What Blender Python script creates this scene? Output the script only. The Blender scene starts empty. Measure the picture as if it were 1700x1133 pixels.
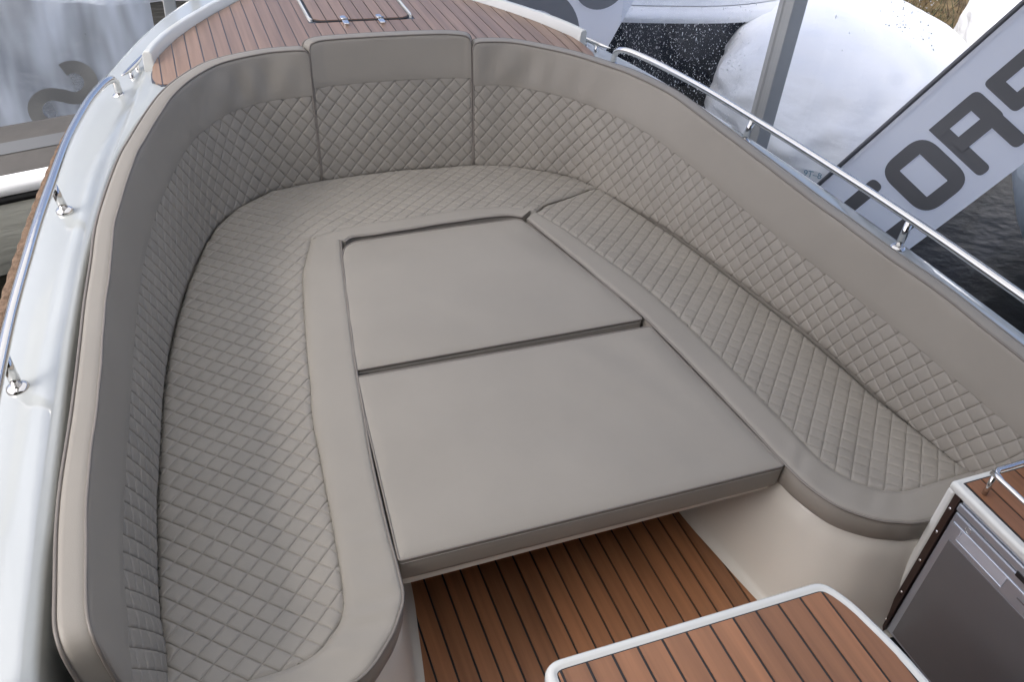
import bpy, bmesh, math, random
import numpy as np
from mathutils import Vector, Matrix, noise
from mathutils.geometry import delaunay_2d_cdt
random.seed(7); rng = np.random.default_rng(7)
S = bpy.context.scene
# ------------------------------------------------------------------ camera
cam = bpy.data.cameras.new('camera'); cam.lens = 29.976; cam.sensor_width = 36.0; cam.clip_start = .02; cam.clip_end = 600
co = bpy.data.objects.new('camera', cam); S.collection.objects.link(co)
rt = Vector((0.9338859, -0.34985657, 0.0738749)); up = Vector((0.16094869, 0.59577765, 0.78685736)); bk = Vector((-0.31930023, -0.72294493, 0.6126973))
m = Matrix((rt, up, bk)).transposed().to_4x4(); m.translation = (-0.765, 0, 1.88); co.matrix_world = m
S.camera = co
# ------------------------------------------------------------------ sky, sun, exposure
SUN_EL, SUN_AZ = math.radians(54), math.radians(-98)       # azimuth from +Y (bow) towards +X (starboard)
w = bpy.data.worlds.new('World'); S.world = w; w.use_nodes = True
nt = w.node_tree; bg = nt.nodes['Background']; sk = nt.nodes.new('ShaderNodeTexSky')
sk.sky_type = 'NISHITA'; sk.sun_disc = False; sk.sun_elevation = SUN_EL; sk.sun_rotation = SUN_AZ
sk.air_density = 0.45; sk.dust_density = 5.0; sk.ozone_density = 1.0
nt.links.new(sk.outputs[0], bg.inputs[0]); bg.inputs[1].default_value = 0.15
sl = bpy.data.lights.new('sun', 'SUN'); sl.energy = 1.5; sl.angle = math.radians(44); sl.color = (.98, .99, 1)
so = bpy.data.objects.new('sun', sl); S.collection.objects.link(so)
sd = Vector((math.sin(SUN_AZ)*math.cos(SUN_EL), math.cos(SUN_AZ)*math.cos(SUN_EL), math.sin(SUN_EL)))
so.rotation_euler = sd.to_track_quat('Z', 'Y').to_euler()
S.view_settings.view_transform = 'Standard'; S.view_settings.look = 'None'; S.view_settings.gamma = 1
S.view_settings.exposure = 1.4
try: S.view_settings.use_curve_mapping = False
except Exception: pass

# ------------------------------------------------------------------ materials
def mat(name, col, rough=.5, metal=0., spec=.5, bump=None, vary=None, coat=0., rand=0.):
    mt = bpy.data.materials.new(name); mt.use_nodes = True; t = mt.node_tree; b = t.nodes['Principled BSDF']
    b.inputs['Base Color'].default_value = (*col, 1); b.inputs['Roughness'].default_value = rough
    b.inputs['Metallic'].default_value = metal; b.inputs['Specular IOR Level'].default_value = spec
    b.inputs['Coat Weight'].default_value = coat; b.inputs['Coat Roughness'].default_value = .06
    tc = t.nodes.new('ShaderNodeTexCoord')
    if vary or rand:
        mx = t.nodes.new('ShaderNodeMixRGB'); mx.blend_type = 'MULTIPLY'; mx.inputs[0].default_value = 1
        mx.inputs[1].default_value = (*col, 1)
        val = None
        if vary:
            sc, amt, stretch = vary
            mp = t.nodes.new('ShaderNodeMapping'); mp.inputs['Scale'].default_value = stretch
            n = t.nodes.new('ShaderNodeTexNoise'); n.inputs['Scale'].default_value = sc; n.inputs['Detail'].default_value = 6
            mr = t.nodes.new('ShaderNodeMapRange'); mr.inputs[1].default_value = .3; mr.inputs[2].default_value = .7
            mr.inputs[3].default_value = 1-amt; mr.inputs[4].default_value = 1+amt
            t.links.new(tc.outputs['Object'], mp.inputs[0]); t.links.new(mp.outputs[0], n.inputs[0]); t.links.new(n.outputs[0], mr.inputs[0])
            val = mr.outputs[0]
        if rand:
            oi = t.nodes.new('ShaderNodeObjectInfo'); m2 = t.nodes.new('ShaderNodeMapRange')
            m2.inputs[3].default_value = 1-rand; m2.inputs[4].default_value = 1+rand
            t.links.new(oi.outputs['Random'], m2.inputs[0])
            if val is None: val = m2.outputs[0]
            else:
                mm = t.nodes.new('ShaderNodeMath'); mm.operation = 'MULTIPLY'
                t.links.new(val, mm.inputs[0]); t.links.new(m2.outputs[0], mm.inputs[1]); val = mm.outputs[0]
        t.links.new(val, mx.inputs[2]); t.links.new(mx.outputs[0], b.inputs['Base Color'])
    if bump:
        prev = None
        for sc, st, dist, stretch in bump:
            mp = t.nodes.new('ShaderNodeMapping'); mp.inputs['Scale'].default_value = stretch
            n = t.nodes.new('ShaderNodeTexNoise'); n.inputs['Scale'].default_value = sc; n.inputs['Detail'].default_value = 3
            bp = t.nodes.new('ShaderNodeBump'); bp.inputs['Strength'].default_value = st; bp.inputs['Distance'].default_value = dist
            t.links.new(tc.outputs['Object'], mp.inputs[0]); t.links.new(mp.outputs[0], n.inputs[0]); t.links.new(n.outputs[0], bp.inputs['Height'])
            if prev: t.links.new(prev.outputs[0], bp.inputs['Normal'])
            prev = bp
        t.links.new(prev.outputs[0], b.inputs['Normal'])
    return mt
I1 = (1, 1, 1)
VINYL = mat('taupe_vinyl', (.278, .257, .222), .5, spec=.42, bump=[(520, .28, .0008, I1), (7, .3, .004, I1)], vary=(3, .05, I1))
QUILT = mat('quilted_taupe_vinyl', (.274, .253, .218), .5, spec=.42, bump=[(520, .28, .0008, I1)], vary=(6, .05, I1))
PIPE = mat('taupe_piping', (.18, .16, .14), .4, spec=.5)
GEL = mat('white_gelcoat', (.68, .69, .655), .12, spec=.5, coat=.5, bump=[(3, .03, .004, I1)], vary=(1.3, .03, I1))
THREAD = mat('pale_thread', (.45, .42, .38), .7)
DECK = mat('pale_grey_gelcoat', (.40, .425, .42), .1, spec=.5, coat=.35, bump=[(2.2, .05, .006, I1)], vary=(1.3, .04, I1))
CREAM = mat('cream_moulding', (.66, .63, .56), .3, spec=.45, bump=[(400, .05, .0005, I1), (5, .1, .004, I1)], vary=(2.5, .04, I1))
TEAK = mat('synthetic_teak', (.29, .130, .060), .40, spec=.55, vary=(55, .2, (1, .035, 1)), bump=[(260, .2, .0006, (1, .03, 1))], rand=.17)
TEAKSHEEN = mat('sky_sheen_deck_teak', (.265, .170, .118), .38, spec=.6, vary=(55, .2, (1, .035, 1)), bump=[(260, .2, .0006, (1, .03, 1))], rand=.10)  # same synthetic teak, paler and greyer: sky sheen put into the colour
CAULKSHEEN = mat('sky_sheen_caulk', (.075, .085, .11), .4, spec=.5)  # caulk with the blue-grey sky reflection painted into its colour
CAULK = mat('black_caulk', (.022, .024, .028), .5, spec=.4)
STEEL = mat('polished_steel', (.72, .71, .69), .1, 1., bump=[(30, .03, .002, I1)])
STEELD = mat('satin_steel', (.5, .5, .5), .25, 1.)
ROPE = mat('brown_rope', (.15, .105, .075), .9, spec=.1, vary=(90, .35, I1), bump=[(260, .8, .003, I1)])
WATER = mat('harbour_water', (.016, .015, .012), .3, spec=.06, bump=[(4, .3, .05, (1, 1.6, 1)), (14, .2, .02, I1)], vary=(1.2, .4, I1))
GRAPH = mat('graphite_door', (.155, .155, .16), .32, .25, spec=.5, bump=[(700, .06, .0004, I1)], vary=(4, .06, I1))
SILVER = mat('silver_plastic', (.42, .45, .5), .28, .6, spec=.5)
SILVERL = mat('bright_silver_plastic', (.65, .72, .82), .22, .5, spec=.5)
DARKT = mat('dark_brown_trim', (.035, .02, .016), .3, spec=.5)
BLACK = mat('black_plastic', (.012, .012, .013), .45)
WRAP = mat('white_shrink_film', (.9, .91, .91), .38, spec=.4, bump=[(2.2, .45, .05, (1, 1, 2.5)), (9, .3, .02, I1)], vary=(1.5, .03, I1))
NAVY = mat('dark_navy_hull', (.014, .017, .024), .22, spec=.5, vary=(3, .2, I1))
ALU = mat('grey_aluminium', (.50, .51, .50), .42, .2, bump=[(40, .1, .002, (1, 1, .1))], vary=(8, .06, (1, 1, .2)))
CANVAS = mat('grey_canvas', (.075, .072, .068), .8, spec=.2, bump=[(5, .5, .03, I1), (500, .2, .001, I1)], vary=(3, .15, I1))
DIMTARP = mat('light_dimming_tarp', (.16, .125, .08), .7, spec=.2, bump=[(4, .3, .03, I1)], vary=(2, .1, I1))  # brown tarp for the added aft tent parts, keeps light there dim
BEIGE = mat('weathered_cream_hull', (.55, .55, .48), .3, spec=.4, bump=[(5, .5, .03, (.5, .5, 3))], vary=(4, .12, (.4, .4, 4)))
GREYH = mat('grey_film_hull', (.42, .47, .5), .3, spec=.4, bump=[(3, .4, .05, I1)], vary=(2.5, .15, I1))
GRASS = mat('dry_grass', (.10, .072, .035), .9, spec=.1, vary=(5, .5, I1))
GRASS2 = mat('green_grass', (.05, .06, .025), .9, spec=.1, vary=(5, .5, I1))
LETTER = mat('charcoal_print', (.15, .155, .165), .55, spec=.3)
LETTERG = mat('grey_print', (.25, .26, .28), .55, spec=.3)
LETTERREF = mat('letter_reflection_grey', (.22, .225, .22), .5, spec=.3)  # grey for the letter reflection painted on the port film
INK = mat('blue_ink', (.18, .33, .42), .6)
def flagmat(name, col, trans=.35):
    mt = bpy.data.materials.new(name); mt.use_nodes = True; t = mt.node_tree; t.nodes.clear()
    o = t.nodes.new('ShaderNodeOutputMaterial'); d = t.nodes.new('ShaderNodeBsdfDiffuse'); tr = t.nodes.new('ShaderNodeBsdfTranslucent'); mx = t.nodes.new('ShaderNodeMixShader')
    n = t.nodes.new('ShaderNodeTexNoise'); n.inputs['Scale'].default_value = 4; bp = t.nodes.new('ShaderNodeBump'); bp.inputs['Strength'].default_value = .3; bp.inputs['Distance'].default_value = .02
    t.links.new(n.outputs[0], bp.inputs['Height']); t.links.new(bp.outputs[0], d.inputs['Normal'])
    d.inputs[0].default_value = (*col, 1); tr.inputs[0].default_value = (*col, 1); mx.inputs[0].default_value = trans
    t.links.new(d.outputs[0], mx.inputs[1]); t.links.new(tr.outputs[0], mx.inputs[2]); t.links.new(mx.outputs[0], o.inputs[0]); return mt
ROOF = flagmat('translucent_roof_film', (.58, .60, .61), .65)
FLAG = flagmat('white_flag_cloth', (.92, .94, .98), .5)
def clearmat(name, tint, gloss, milk, milkcol, bump=.0):
    mt = bpy.data.materials.new(name); mt.use_nodes = True; t = mt.node_tree; t.nodes.clear()
    o = t.nodes.new('ShaderNodeOutputMaterial'); tr = t.nodes.new('ShaderNodeBsdfTransparent'); tr.inputs[0].default_value = (*tint, 1)
    g = t.nodes.new('ShaderNodeBsdfGlossy'); g.inputs['Roughness'].default_value = .08
    d = t.nodes.new('ShaderNodeAddShader'); dd = t.nodes.new('ShaderNodeBsdfDiffuse'); dd.inputs[0].default_value = (*[c_*.5 for c_ in milkcol], 1); d2 = t.nodes.new('ShaderNodeBsdfTranslucent'); d2.inputs[0].default_value = (*[c_*.5 for c_ in milkcol], 1); t.links.new(dd.outputs[0], d.inputs[0]); t.links.new(d2.outputs[0], d.inputs[1])
    m1 = t.nodes.new('ShaderNodeMixShader'); m2 = t.nodes.new('ShaderNodeMixShader'); m1.inputs[0].default_value = milk; m2.inputs[0].default_value = gloss
    t.links.new(tr.outputs[0], m1.inputs[1]); t.links.new(d.outputs[0], m1.inputs[2]); t.links.new(m1.outputs[0], m2.inputs[1]); t.links.new(g.outputs[0], m2.inputs[2])
    if bump:
        tc = t.nodes.new('ShaderNodeTexCoord'); mp = t.nodes.new('ShaderNodeMapping'); mp.inputs['Scale'].default_value = (3, 3, .6)
        n = t.nodes.new('ShaderNodeTexNoise'); n.inputs['Scale'].default_value = 2; bp = t.nodes.new('ShaderNodeBump'); bp.inputs['Strength'].default_value = bump; bp.inputs['Distance'].default_value = .05
        t.links.new(tc.outputs['Object'], mp.inputs[0]); t.links.new(mp.outputs[0], n.inputs[0]); t.links.new(n.outputs[0], bp.inputs['Height']); t.links.new(bp.outputs[0], g.inputs['Normal'])
        mr = t.nodes.new('ShaderNodeMapRange'); mr.inputs[1].default_value = .35; mr.inputs[2].default_value = .65; mr.inputs[3].default_value = max(0, milk-.4); mr.inputs[4].default_value = min(1, milk+.25)
        t.links.new(n.outputs[0], mr.inputs[0]); t.links.new(mr.outputs[0], m1.inputs[0])
    t.links.new(m2.outputs[0], o.inputs[0]); return mt
PVC = clearmat('clear_tent_film', (.93, .95, .97), .05, .03, (.7, .75, .8))
PVCM = clearmat('milky_tent_film', (.8, .86, .93), .2, .6, (.78, .86, .95), .3)
DROP0 = mat('water_drop', (.85, .87, .88), .05, spec=.8)
DROP = flagmat('water_drop_bead', (.95, .97, .98), .6)  # white colour stands in for sky refracted through clear drops

# ------------------------------------------------------------------ helpers
COL = S.collection
def tag(o, label=None, cat=None, group=None, kind=None):
    if label: o['label'] = label
    if cat: o['category'] = cat
    if group: o['group'] = group
    if kind: o['kind'] = kind
    return o
def thing(name, label, cat, loc, group=None):
    o = bpy.data.objects.new(name, None); COL.objects.link(o); o.location = loc; o.empty_display_size = .05
    return tag(o, label, cat, group)
def wloc(o):
    v = Vector(o.location)
    return v + wloc(o.parent) if o.parent else v
def mesh(name, verts, faces, m, parent=None, smooth=True, fix=True, sharp=None, weld=False):
    me = bpy.data.meshes.new(name)
    me.from_pydata([tuple(map(float, v)) for v in verts], [], [tuple(map(int, f)) for f in faces])
    if fix or weld:
        b = bmesh.new(); b.from_mesh(me)
        if weld: bmesh.ops.remove_doubles(b, verts=b.verts, dist=1e-5)
        bmesh.ops.recalc_face_normals(b, faces=b.faces); b.to_mesh(me); b.free()
    me.materials.append(m)
    if smooth:
        me.polygons.foreach_set('use_smooth', [True]*len(me.polygons))
        if sharp: me.set_sharp_from_angle(angle=math.radians(sharp))
    o = bpy.data.objects.new(name, me); COL.objects.link(o)
    if parent: o.parent = parent; o.location = -wloc(parent)
    return o
def join(parts):
    V, F = [], []
    for v, f in parts:
        n = len(V); V += list(v); F += [tuple(i+n for i in q) for q in f]
    return V, F
def grid(P, closed_v=False, cap=False):
    n = len(P); mm = len(P[0]); V = [p for r in P for p in r]; F = []
    for i in range(n-1):
        for j in range(mm if closed_v else mm-1):
            k = (j+1) % mm
            F.append((i*mm+j, i*mm+k, (i+1)*mm+k, (i+1)*mm+j))
    if cap:
        F.append(tuple(range(mm))[::-1]); F.append(tuple((n-1)*mm+j for j in range(mm)))
    return V, F
def catmull(P, n, closed=False, smooth=0):
    """resample to n points, even in arc length"""
    P = np.asarray(P, float)
    if P.shape[1] == 2: P = np.c_[P, np.zeros(len(P))]
    for _ in range(smooth):
        Q = P.copy(); Q[1:-1] = .25*P[:-2]+.5*P[1:-1]+.25*P[2:]; P = Q
    D = catdense(P)
    s = np.r_[0, np.cumsum(np.linalg.norm(np.diff(D, axis=0), axis=1))]
    t = np.linspace(0, s[-1], n)
    return np.stack([np.interp(t, s, D[:, k]) for k in range(3)], 1)
def catdense(P, k=16):
    P = np.asarray(P, float); Q = np.vstack([2*P[0]-P[1], P, 2*P[-1]-P[-2]]); out = []
    for i in range(1, len(Q)-2):
        for t in np.arange(k)/k:
            p0, p1, p2, p3 = Q[i-1:i+3]
            out.append(.5*(2*p1+(p2-p0)*t+(2*p0-5*p1+4*p2-p3)*t*t+(3*p1-p0-3*p2+p3)*t**3))
    out.append(P[-1]); return np.array(out)
def arclen(P): return np.r_[0, np.cumsum(np.linalg.norm(np.diff(P, axis=0), axis=1))]
def leftn(P):
    t = np.gradient(P[:, :2], axis=0); t /= np.linalg.norm(t, axis=1)[:, None]+1e-9
    return np.c_[-t[:, 1], t[:, 0], np.zeros(len(P))]
def tube(path, r, seg=8, cap=True):
    P = [Vector(p) for p in path]; n = len(P); rr = r if hasattr(r, '__len__') else [r]*n
    rings = []; pv = None
    for i in range(n):
        t = (P[min(i+1, n-1)]-P[max(i-1, 0)]).normalized()
        if pv is None:
            a = Vector((0, 0, 1)) if abs(t.z) < .9 else Vector((1, 0, 0)); u = t.cross(a).normalized()
        else: u = (pv-t*pv.dot(t)).normalized()
        pv = u; v = t.cross(u)
        rings.append([P[i]+(u*math.cos(2*math.pi*k/seg)+v*math.sin(2*math.pi*k/seg))*rr[i] for k in range(seg)])
    return grid(rings, True, cap)
def box(x0, x1, y0, y1, z0, z1):
    V = [(x, y, z) for z in (z0, z1) for y in (y0, y1) for x in (x0, x1)]
    return V, [(0, 2, 3, 1), (4, 5, 7, 6), (0, 1, 5, 4), (2, 6, 7, 3), (0, 4, 6, 2), (1, 3, 7, 5)]
def bevelobj(o, wd, seg=2):
    md = o.modifiers.new('bevel', 'BEVEL'); md.width = wd; md.segments = seg; md.limit_method = 'ANGLE'; md.angle_limit = math.radians(35)
    return o
def cyl(c, r, h, seg=20, axis=(0, 0, 1)):
    c = Vector(c); a = Vector(axis).normalized(); return tube([c, c+a*h], r, seg)
def roundpoly(P, rad, k=6):
    P = [Vector((p[0], p[1])) for p in P]; out = []; n = len(P)
    for i in range(n):
        a, b, c = P[i-1], P[i], P[(i+1) % n]; r = rad[i] if hasattr(rad, '__len__') else rad
        u = (a-b); v = (c-b); d = min(r, u.length*.45, v.length*.45)
        if d < 1e-4: out.append(b); continue
        p, q = b+u.normalized()*d, b+v.normalized()*d
        for j in range(k+1):
            t = j/k; out.append((1-t)**2*p+2*t*(1-t)*b+t*t*q)
    return [(p.x, p.y) for p in out]
def evenpoly(P, step):
    P = np.array(list(P)+[P[0]]); out = []
    for a, b in zip(P[:-1], P[1:]):
        k = max(1, int(np.ceil(np.linalg.norm(b-a)/step)))
        for j in range(k): out.append(a+(b-a)*j/k)
    return np.array(out)
def area(P): P = np.asarray(P); return .5*np.sum(P[:, 0]*np.roll(P[:, 1], -1)-np.roll(P[:, 0], -1)*P[:, 1])
def inset(P, d):
    P = np.asarray(P); s = 1 if area(P) > 0 else -1
    t = np.roll(P, -1, 0)-np.roll(P, 1, 0); t /= np.linalg.norm(t, axis=1)[:, None]+1e-9
    return P+s*d*np.c_[-t[:, 1], t[:, 0]]
def slab(P, rows):
    """closed outline P swept through rows of (inset, z), capped top and bottom"""
    R = []
    for d, z in rows: R.append([(p[0], p[1], z) for p in (inset(P, d) if d else np.asarray(P))])
    return grid(R, True, True)
def pip(P, poly):
    x, y = P[:, 0], P[:, 1]; ins = np.zeros(len(P), bool); n = len(poly)
    for i in range(n):
        x0, y0 = poly[i-1]; x1, y1 = poly[i]
        c = ((y0 > y) != (y1 > y)) & (x < (x1-x0)*(y-y0)/(y1-y0+1e-12)+x0); ins ^= c
    return ins
def pldist(P, L, closed=False):
    L = np.asarray(L)[:, :2]; L = np.vstack([L, L[:1]]) if closed else L; best = np.full(len(P), 9.)
    for a, b in zip(L[:-1], L[1:]):
        ab = b-a; t = np.clip(((P-a)@ab)/(ab@ab+1e-12), 0, 1); best = np.minimum(best, np.linalg.norm(P-(a+t[:, None]*ab), axis=1))
    return best
QH = .0282; FR = np.array([0, .025, .06, .2, .5, .8, .94, .975])
def lattice(umin, umax, vmin, vmax):
    """diamond grid coordinates (u,v) = ((a+b)h,(a-b)h)"""
    amin = math.floor((umin+vmin)/2/QH)-1; amax = math.ceil((umax+vmax)/2/QH)+1
    bmin = math.floor((umin-vmax)/2/QH)-1; bmax = math.ceil((umax-vmin)/2/QH)+1
    A = (np.arange(amin, amax)[:, None]+FR).ravel(); B = (np.arange(bmin, bmax)[:, None]+FR).ravel()
    a, b = np.meshgrid(A, B, indexing='ij'); u = (a+b)*QH; v = (a-b)*QH
    fa, fb = a-np.floor(a+1e-9), b-np.floor(b+1e-9)
    ea = np.minimum(fa, 1-fa)*.04; eb = np.minimum(fb, 1-fb)*.04
    g = (1-np.exp(-ea/.0010))*(1-np.exp(-eb/.0010)); puff = (np.sin(math.pi*fa)*np.sin(math.pi*fb))**.5
    cell = np.sin(np.floor(a+1e-9)*12.9898+np.floor(b+1e-9)*78.233)*43758.5453; cell -= np.floor(cell)
    hgt = .0031*g+.0009*puff*(.5+1.0*cell)-.0036
    return u, v, hgt
def quads(mask):
    n, mm = mask.shape; idx = np.arange(n*mm).reshape(n, mm)
    k = mask[:-1, :-1] & mask[1:, :-1] & mask[1:, 1:] & mask[:-1, 1:]
    return np.stack([idx[:-1, :-1][k], idx[1:, :-1][k], idx[1:, 1:][k], idx[:-1, 1:][k]], 1)
def compact(V, F):
    used = np.unique(F); mp = np.full(len(V), -1); mp[used] = np.arange(len(used)); return V[used], mp[F]

# ================================================================== THE BOAT
boat = thing('motor_boat', 'white open motor boat with teak foredeck and chrome handrails, filling the picture', 'boat', (0, 0, 0))
def mir(L): return [(-p[0], *p[1:]) for p in L]
def whole(L): return L+mir(L)[::-1][1:]
C_ = [(-1.10, -.9, .655), (-1.10, .86, .655), (-1.093, 1.162, .655), (-1.082, 1.433, .656), (-1.074, 1.622, .657), (-1.061, 1.826, .658), (-1.045, 2.02, .66), (-1.026, 2.174, .66), (-.984, 2.481, .662), (-.935, 2.68, .668), (-.865, 2.85, .688), (-.76, 2.965, .70), (-.62, 3.05, .708), (-.45, 3.095, .712), (-.2, 3.115, .714), (0, 3.12, .714)]
M_ = [(-1.185, -.9, .628), (-1.18, 1.0, .628), (-1.172, 1.18, .628), (-1.158, 1.446, .63), (-1.146, 1.68, .63), (-1.116, 2.024, .632), (-1.066, 2.437, .636), (-1.03, 2.633, .64), (-.983, 2.81, .646), (-.93, 2.98, .656), (-.875, 3.17, .68), (-.825, 3.264, .692), (-.738, 3.461, .70), (-.593, 3.70, .704), (-.441, 3.905, .708), (-.25, 4.10, .71), (0, 4.2, .712)]
O_ = [(-1.265, -.9, .60), (-1.258, 1.0, .605), (-1.245, 1.5, .612), (-1.215, 2.0, .618), (-1.16, 2.5, .628), (-1.09, 2.95, .64), (-1.01, 3.25, .648), (-.945, 3.45, .652), (-.865, 3.66, .66), (-.745, 3.91, .67), (-.597, 4.14, .68), (-.4, 4.38, .69), (-.2, 4.52, .70), (0, 4.57, .70)]
N = 161
Cc, Mc, Oc = (catmull(whole(L), N) for L in (C_, M_, O_))
for q_ in (Cc, Mc, Oc): q_[:, 0] = np.where(q_[:, 0] > .5, q_[:, 0]-.014*np.clip((q_[:, 0]-.5)/.4, 0, 1), q_[:, 0])
nC, nM, nO = leftn(Cc), leftn(Mc), leftn(Oc)
def lay(*rows): return [[r[i] for r in rows] for i in range(N)]
dn = lambda P, z, k=0, nn=None: np.c_[P[:, :2]+(nn[:, :2]*k if nn is not None else 0), np.full(len(P), z)]
rows = [dn(Cc, .30, .0), Cc-np.array([0, 0, .012]), Cc+nC*.003-np.array([0, 0, .003]), Cc+nC*.012, Cc*.6+Mc*.4+np.array([0, 0, .003]),
        Mc-nM*.014+np.array([0, 0, .0035]), Mc-nM*.005+np.array([0, 0, .0005]), Mc+nM*.006-np.array([0, 0, .0005]), Mc*.5+Oc*.5+np.array([0, 0, .001]), Oc-nO*.02, Oc-nO*.006-np.array([0, 0, .003]), Oc-np.array([0, 0, .012])]
mesh('deck', *grid(lay(*rows)), DECK, boat)
hr = [Oc-np.array([0, 0, .012]), Oc+nO*.012-np.array([0, 0, .03]), Oc+nO*.012-np.array([0, 0, .1]), Oc-nO*.02-np.array([0, 0, .14])]
for f, z in ((.95, .25), (.88, -.1), (.76, -.45), (.6, -.8)):
    q = Oc.copy(); q[:, 0] *= f; q[:, 1] = np.where(q[:, 1] > 2, 2+(q[:, 1]-2)*(f+.03), q[:, 1]); q[:, 2] = z; hr.append(q)
hv, hf = grid(lay(*hr)); k = len(hr)
mesh('hull', hv, hf, GEL, boat)
mesh('transom', [(-1.26, -.9, .6), (1.26, -.9, .6), (1.1, -.9, -.1), (.7, -.9, -.8), (-.7, -.9, -.8), (-1.1, -.9, -.1)], [(0, 1, 2, 3, 4, 5)], GEL, boat, False)
# rope fender along the sheer
seg = 14; rings = []
RP = catmull(np.c_[Oc[:, :2]+nO[:, :2]*.032, Oc[:, 2]-.088], 900); ss = arclen(RP); nr = leftn(RP)
for i in range(len(RP)):
    rg = []
    for j in range(seg):
        th = 2*math.pi*j/seg; r = .017+.017*abs(math.cos(1.5*(th-ss[i]*30)))**.7
        rg.append(RP[i]+nr[i]*math.cos(th)*r+np.array([0, 0, math.sin(th)*r]))
    rings.append(rg)
mesh('rope_fender', *grid(rings, True, True), ROPE, boat)
# ---------- foredeck teak
def interp(L, x): L = sorted(L); return float(np.interp(x, [p[0] for p in L], [p[1] for p in L]))
LO = [(0, 3.14), (.2, 3.14), (.4, 3.125), (.6, 3.095), (.725, 3.066), (.765, 3.035), (.79, 3.03), (.815, 3.038), (.832, 3.062), (.838, 3.095)]
HI = [(.838, 3.10), (.835, 3.17), (.812, 3.255), (.738, 3.43), (.66, 3.57), (.593, 3.67), (.441, 3.875), (.25, 4.07), (.1, 4.155), (0, 4.17)]
HI = sorted(HI)
ylo = lambda x: interp(LO, abs(x)); yhi = lambda x: interp(HI, abs(x))
zt = lambda x, y: .733-.016*(x/.8)**2-.012*max(0, (3.25-y)/.2)*max(0, abs(x)-.6)/.2
def strip(x0, x1, fl, fh, zf, th=.008, k=5, ny=1):
    xs = np.linspace(x0, x1, k); top = []
    for x in xs:
        a, b = fl(x), fh(x); b = max(b, a+.001)
        top.append([(x, a+(b-a)*j/ny, zf(x, a+(b-a)*j/ny)) for j in range(ny+1)])
    V, F = grid(top); n = len(V); V = V+[(p[0], p[1], p[2]-th) for p in V]
    mm = ny+1; ring = [i*mm for i in range(k)]+[(k-1)*mm+j for j in range(1, mm)]+[i*mm+mm-1 for i in range(k-2, -1, -1)]+[j for j in range(mm-2, 0, -1)]
    for a, b in zip(ring, ring[1:]+ring[:1]): F.append((a, b, b+n, a+n))
    return V, F
fore = mesh('foredeck', *strip(-.842, .842, lambda x: interp([(p[0]*1.006, p[1]-.005) for p in LO], abs(x)), lambda x: interp([(p[0]*1.006, p[1]+.005) for p in HI], abs(x)), lambda x, y: zt(x, y)-.003, .03, 60, 3), CAULKSHEEN, boat, False)
HX0, HX1, HY0, HY1 = -.214, .192, 3.512, 3.98
hatch = None
def plank_objs(x0, off, x1, fl, fh, zf, parent, k=5, ny=1, th=.008, gap=.0025):
    i = math.floor((x0-off)/.05)
    while off+i*.05 < x1:
        a, b = max(x0, off+i*.05+gap), min(x1, off+(i+1)*.05-gap); i += 1
        if b-a < .004: continue
        mesh('plank', *strip(a, b, fl, fh, zf, th, k, ny), TEAK, parent, False)
i = math.floor(-.838/.05)
for i in range(-18, 17):
    a, b = i*.05+.042+.0022, i*.05+.092-.0022
    a, b = max(a, -.838), min(b, .838)
    if b-a < .006: continue
    if b > HX0-.014 and a < HX1+.014:
        mesh('plank', *strip(a, b, ylo, lambda x: HY0-.006, zt, .008, 3, 2), TEAKSHEEN, fore, False)
        mesh('plank', *strip(a, b, lambda x: HY1+.014, yhi, zt, .008, 3), TEAKSHEEN, fore, False)
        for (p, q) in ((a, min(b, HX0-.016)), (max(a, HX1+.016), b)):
            if q-p > .004: mesh('plank', *strip(p, q, lambda x: HY0-.006, lambda x: HY1+.014, zt, .008, 2), TEAKSHEEN, fore, False)
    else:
        mesh('plank', *strip(a, b, ylo, yhi, zt, .008, 7, 4), TEAKSHEEN, fore, False)
# hatch
dz = .005
HP = evenpoly(roundpoly([(HX0, HY0), (HX1, HY0), (HX1, HY1), (HX0, HY1)], .05), .03)
hatch = mesh('hatch', *slab(HP, [(0, .70), (0, .7335), (.002, .7345)]), CAULK, boat, False)
fr = np.array([inset(HP, -.004)+0, inset(HP, -.013)])
fv, ff = [], []
FRM = [(inset(HP, -.0035), .70), (inset(HP, -.0035), .739), (inset(HP, -.006), .742), (inset(HP, -.011), .742), (inset(HP, -.0135), .738), (inset(HP, -.0135), .70)]
keep = [j for j in range(len(HP)) if HP[j][1] > HY0+.02]
nk = len(HP); st0 = next(j for j in range(nk) if HP[j][1] > HY0+.02 and HP[j-1][1] <= HY0+.02)
keep = [(st0+j) % nk for j in range(nk) if HP[(st0+j) % nk][1] > HY0+.02]
P_ = [[(r[j][0], r[j][1], z) for r, z in FRM] for j in keep]
mesh('hatch_frame', *grid(P_, False, True), GEL, hatch, True, sharp=50)
def hlo(x): d = max(0, .05-min(x-HX0, HX1-x)); return HY0+.008+max(0, .05-math.sqrt(max(0, .05**2-d*d)))
for i in range(-5, 5):
    a, b = max(i*.05+.042+.0022, HX0+.005), min(i*.05+.092-.0022, HX1-.005)
    if b-a > .006: mesh('plank', *strip(a, b, hlo, lambda x: HY1-.006, lambda x, y: .7375, .003, 5), TEAKSHEEN, hatch, False)
for hx in (-.087, .060):
    hp = evenpoly(roundpoly([(hx-.012, 3.452), (hx+.012, 3.452), (hx+.012, 3.553), (hx-.012, 3.553)], .012), .02)
    h = mesh('hinge', *slab(hp, [(0, .731), (0, .7415), (.002, .7435)]), STEEL, hatch, True, sharp=40)
    mesh('hinge_pin', *tube([(hx-.014, 3.507,   .7445), (hx+.014, 3.507,   .7445)], .004, 8), STEELD, hatch)
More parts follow.
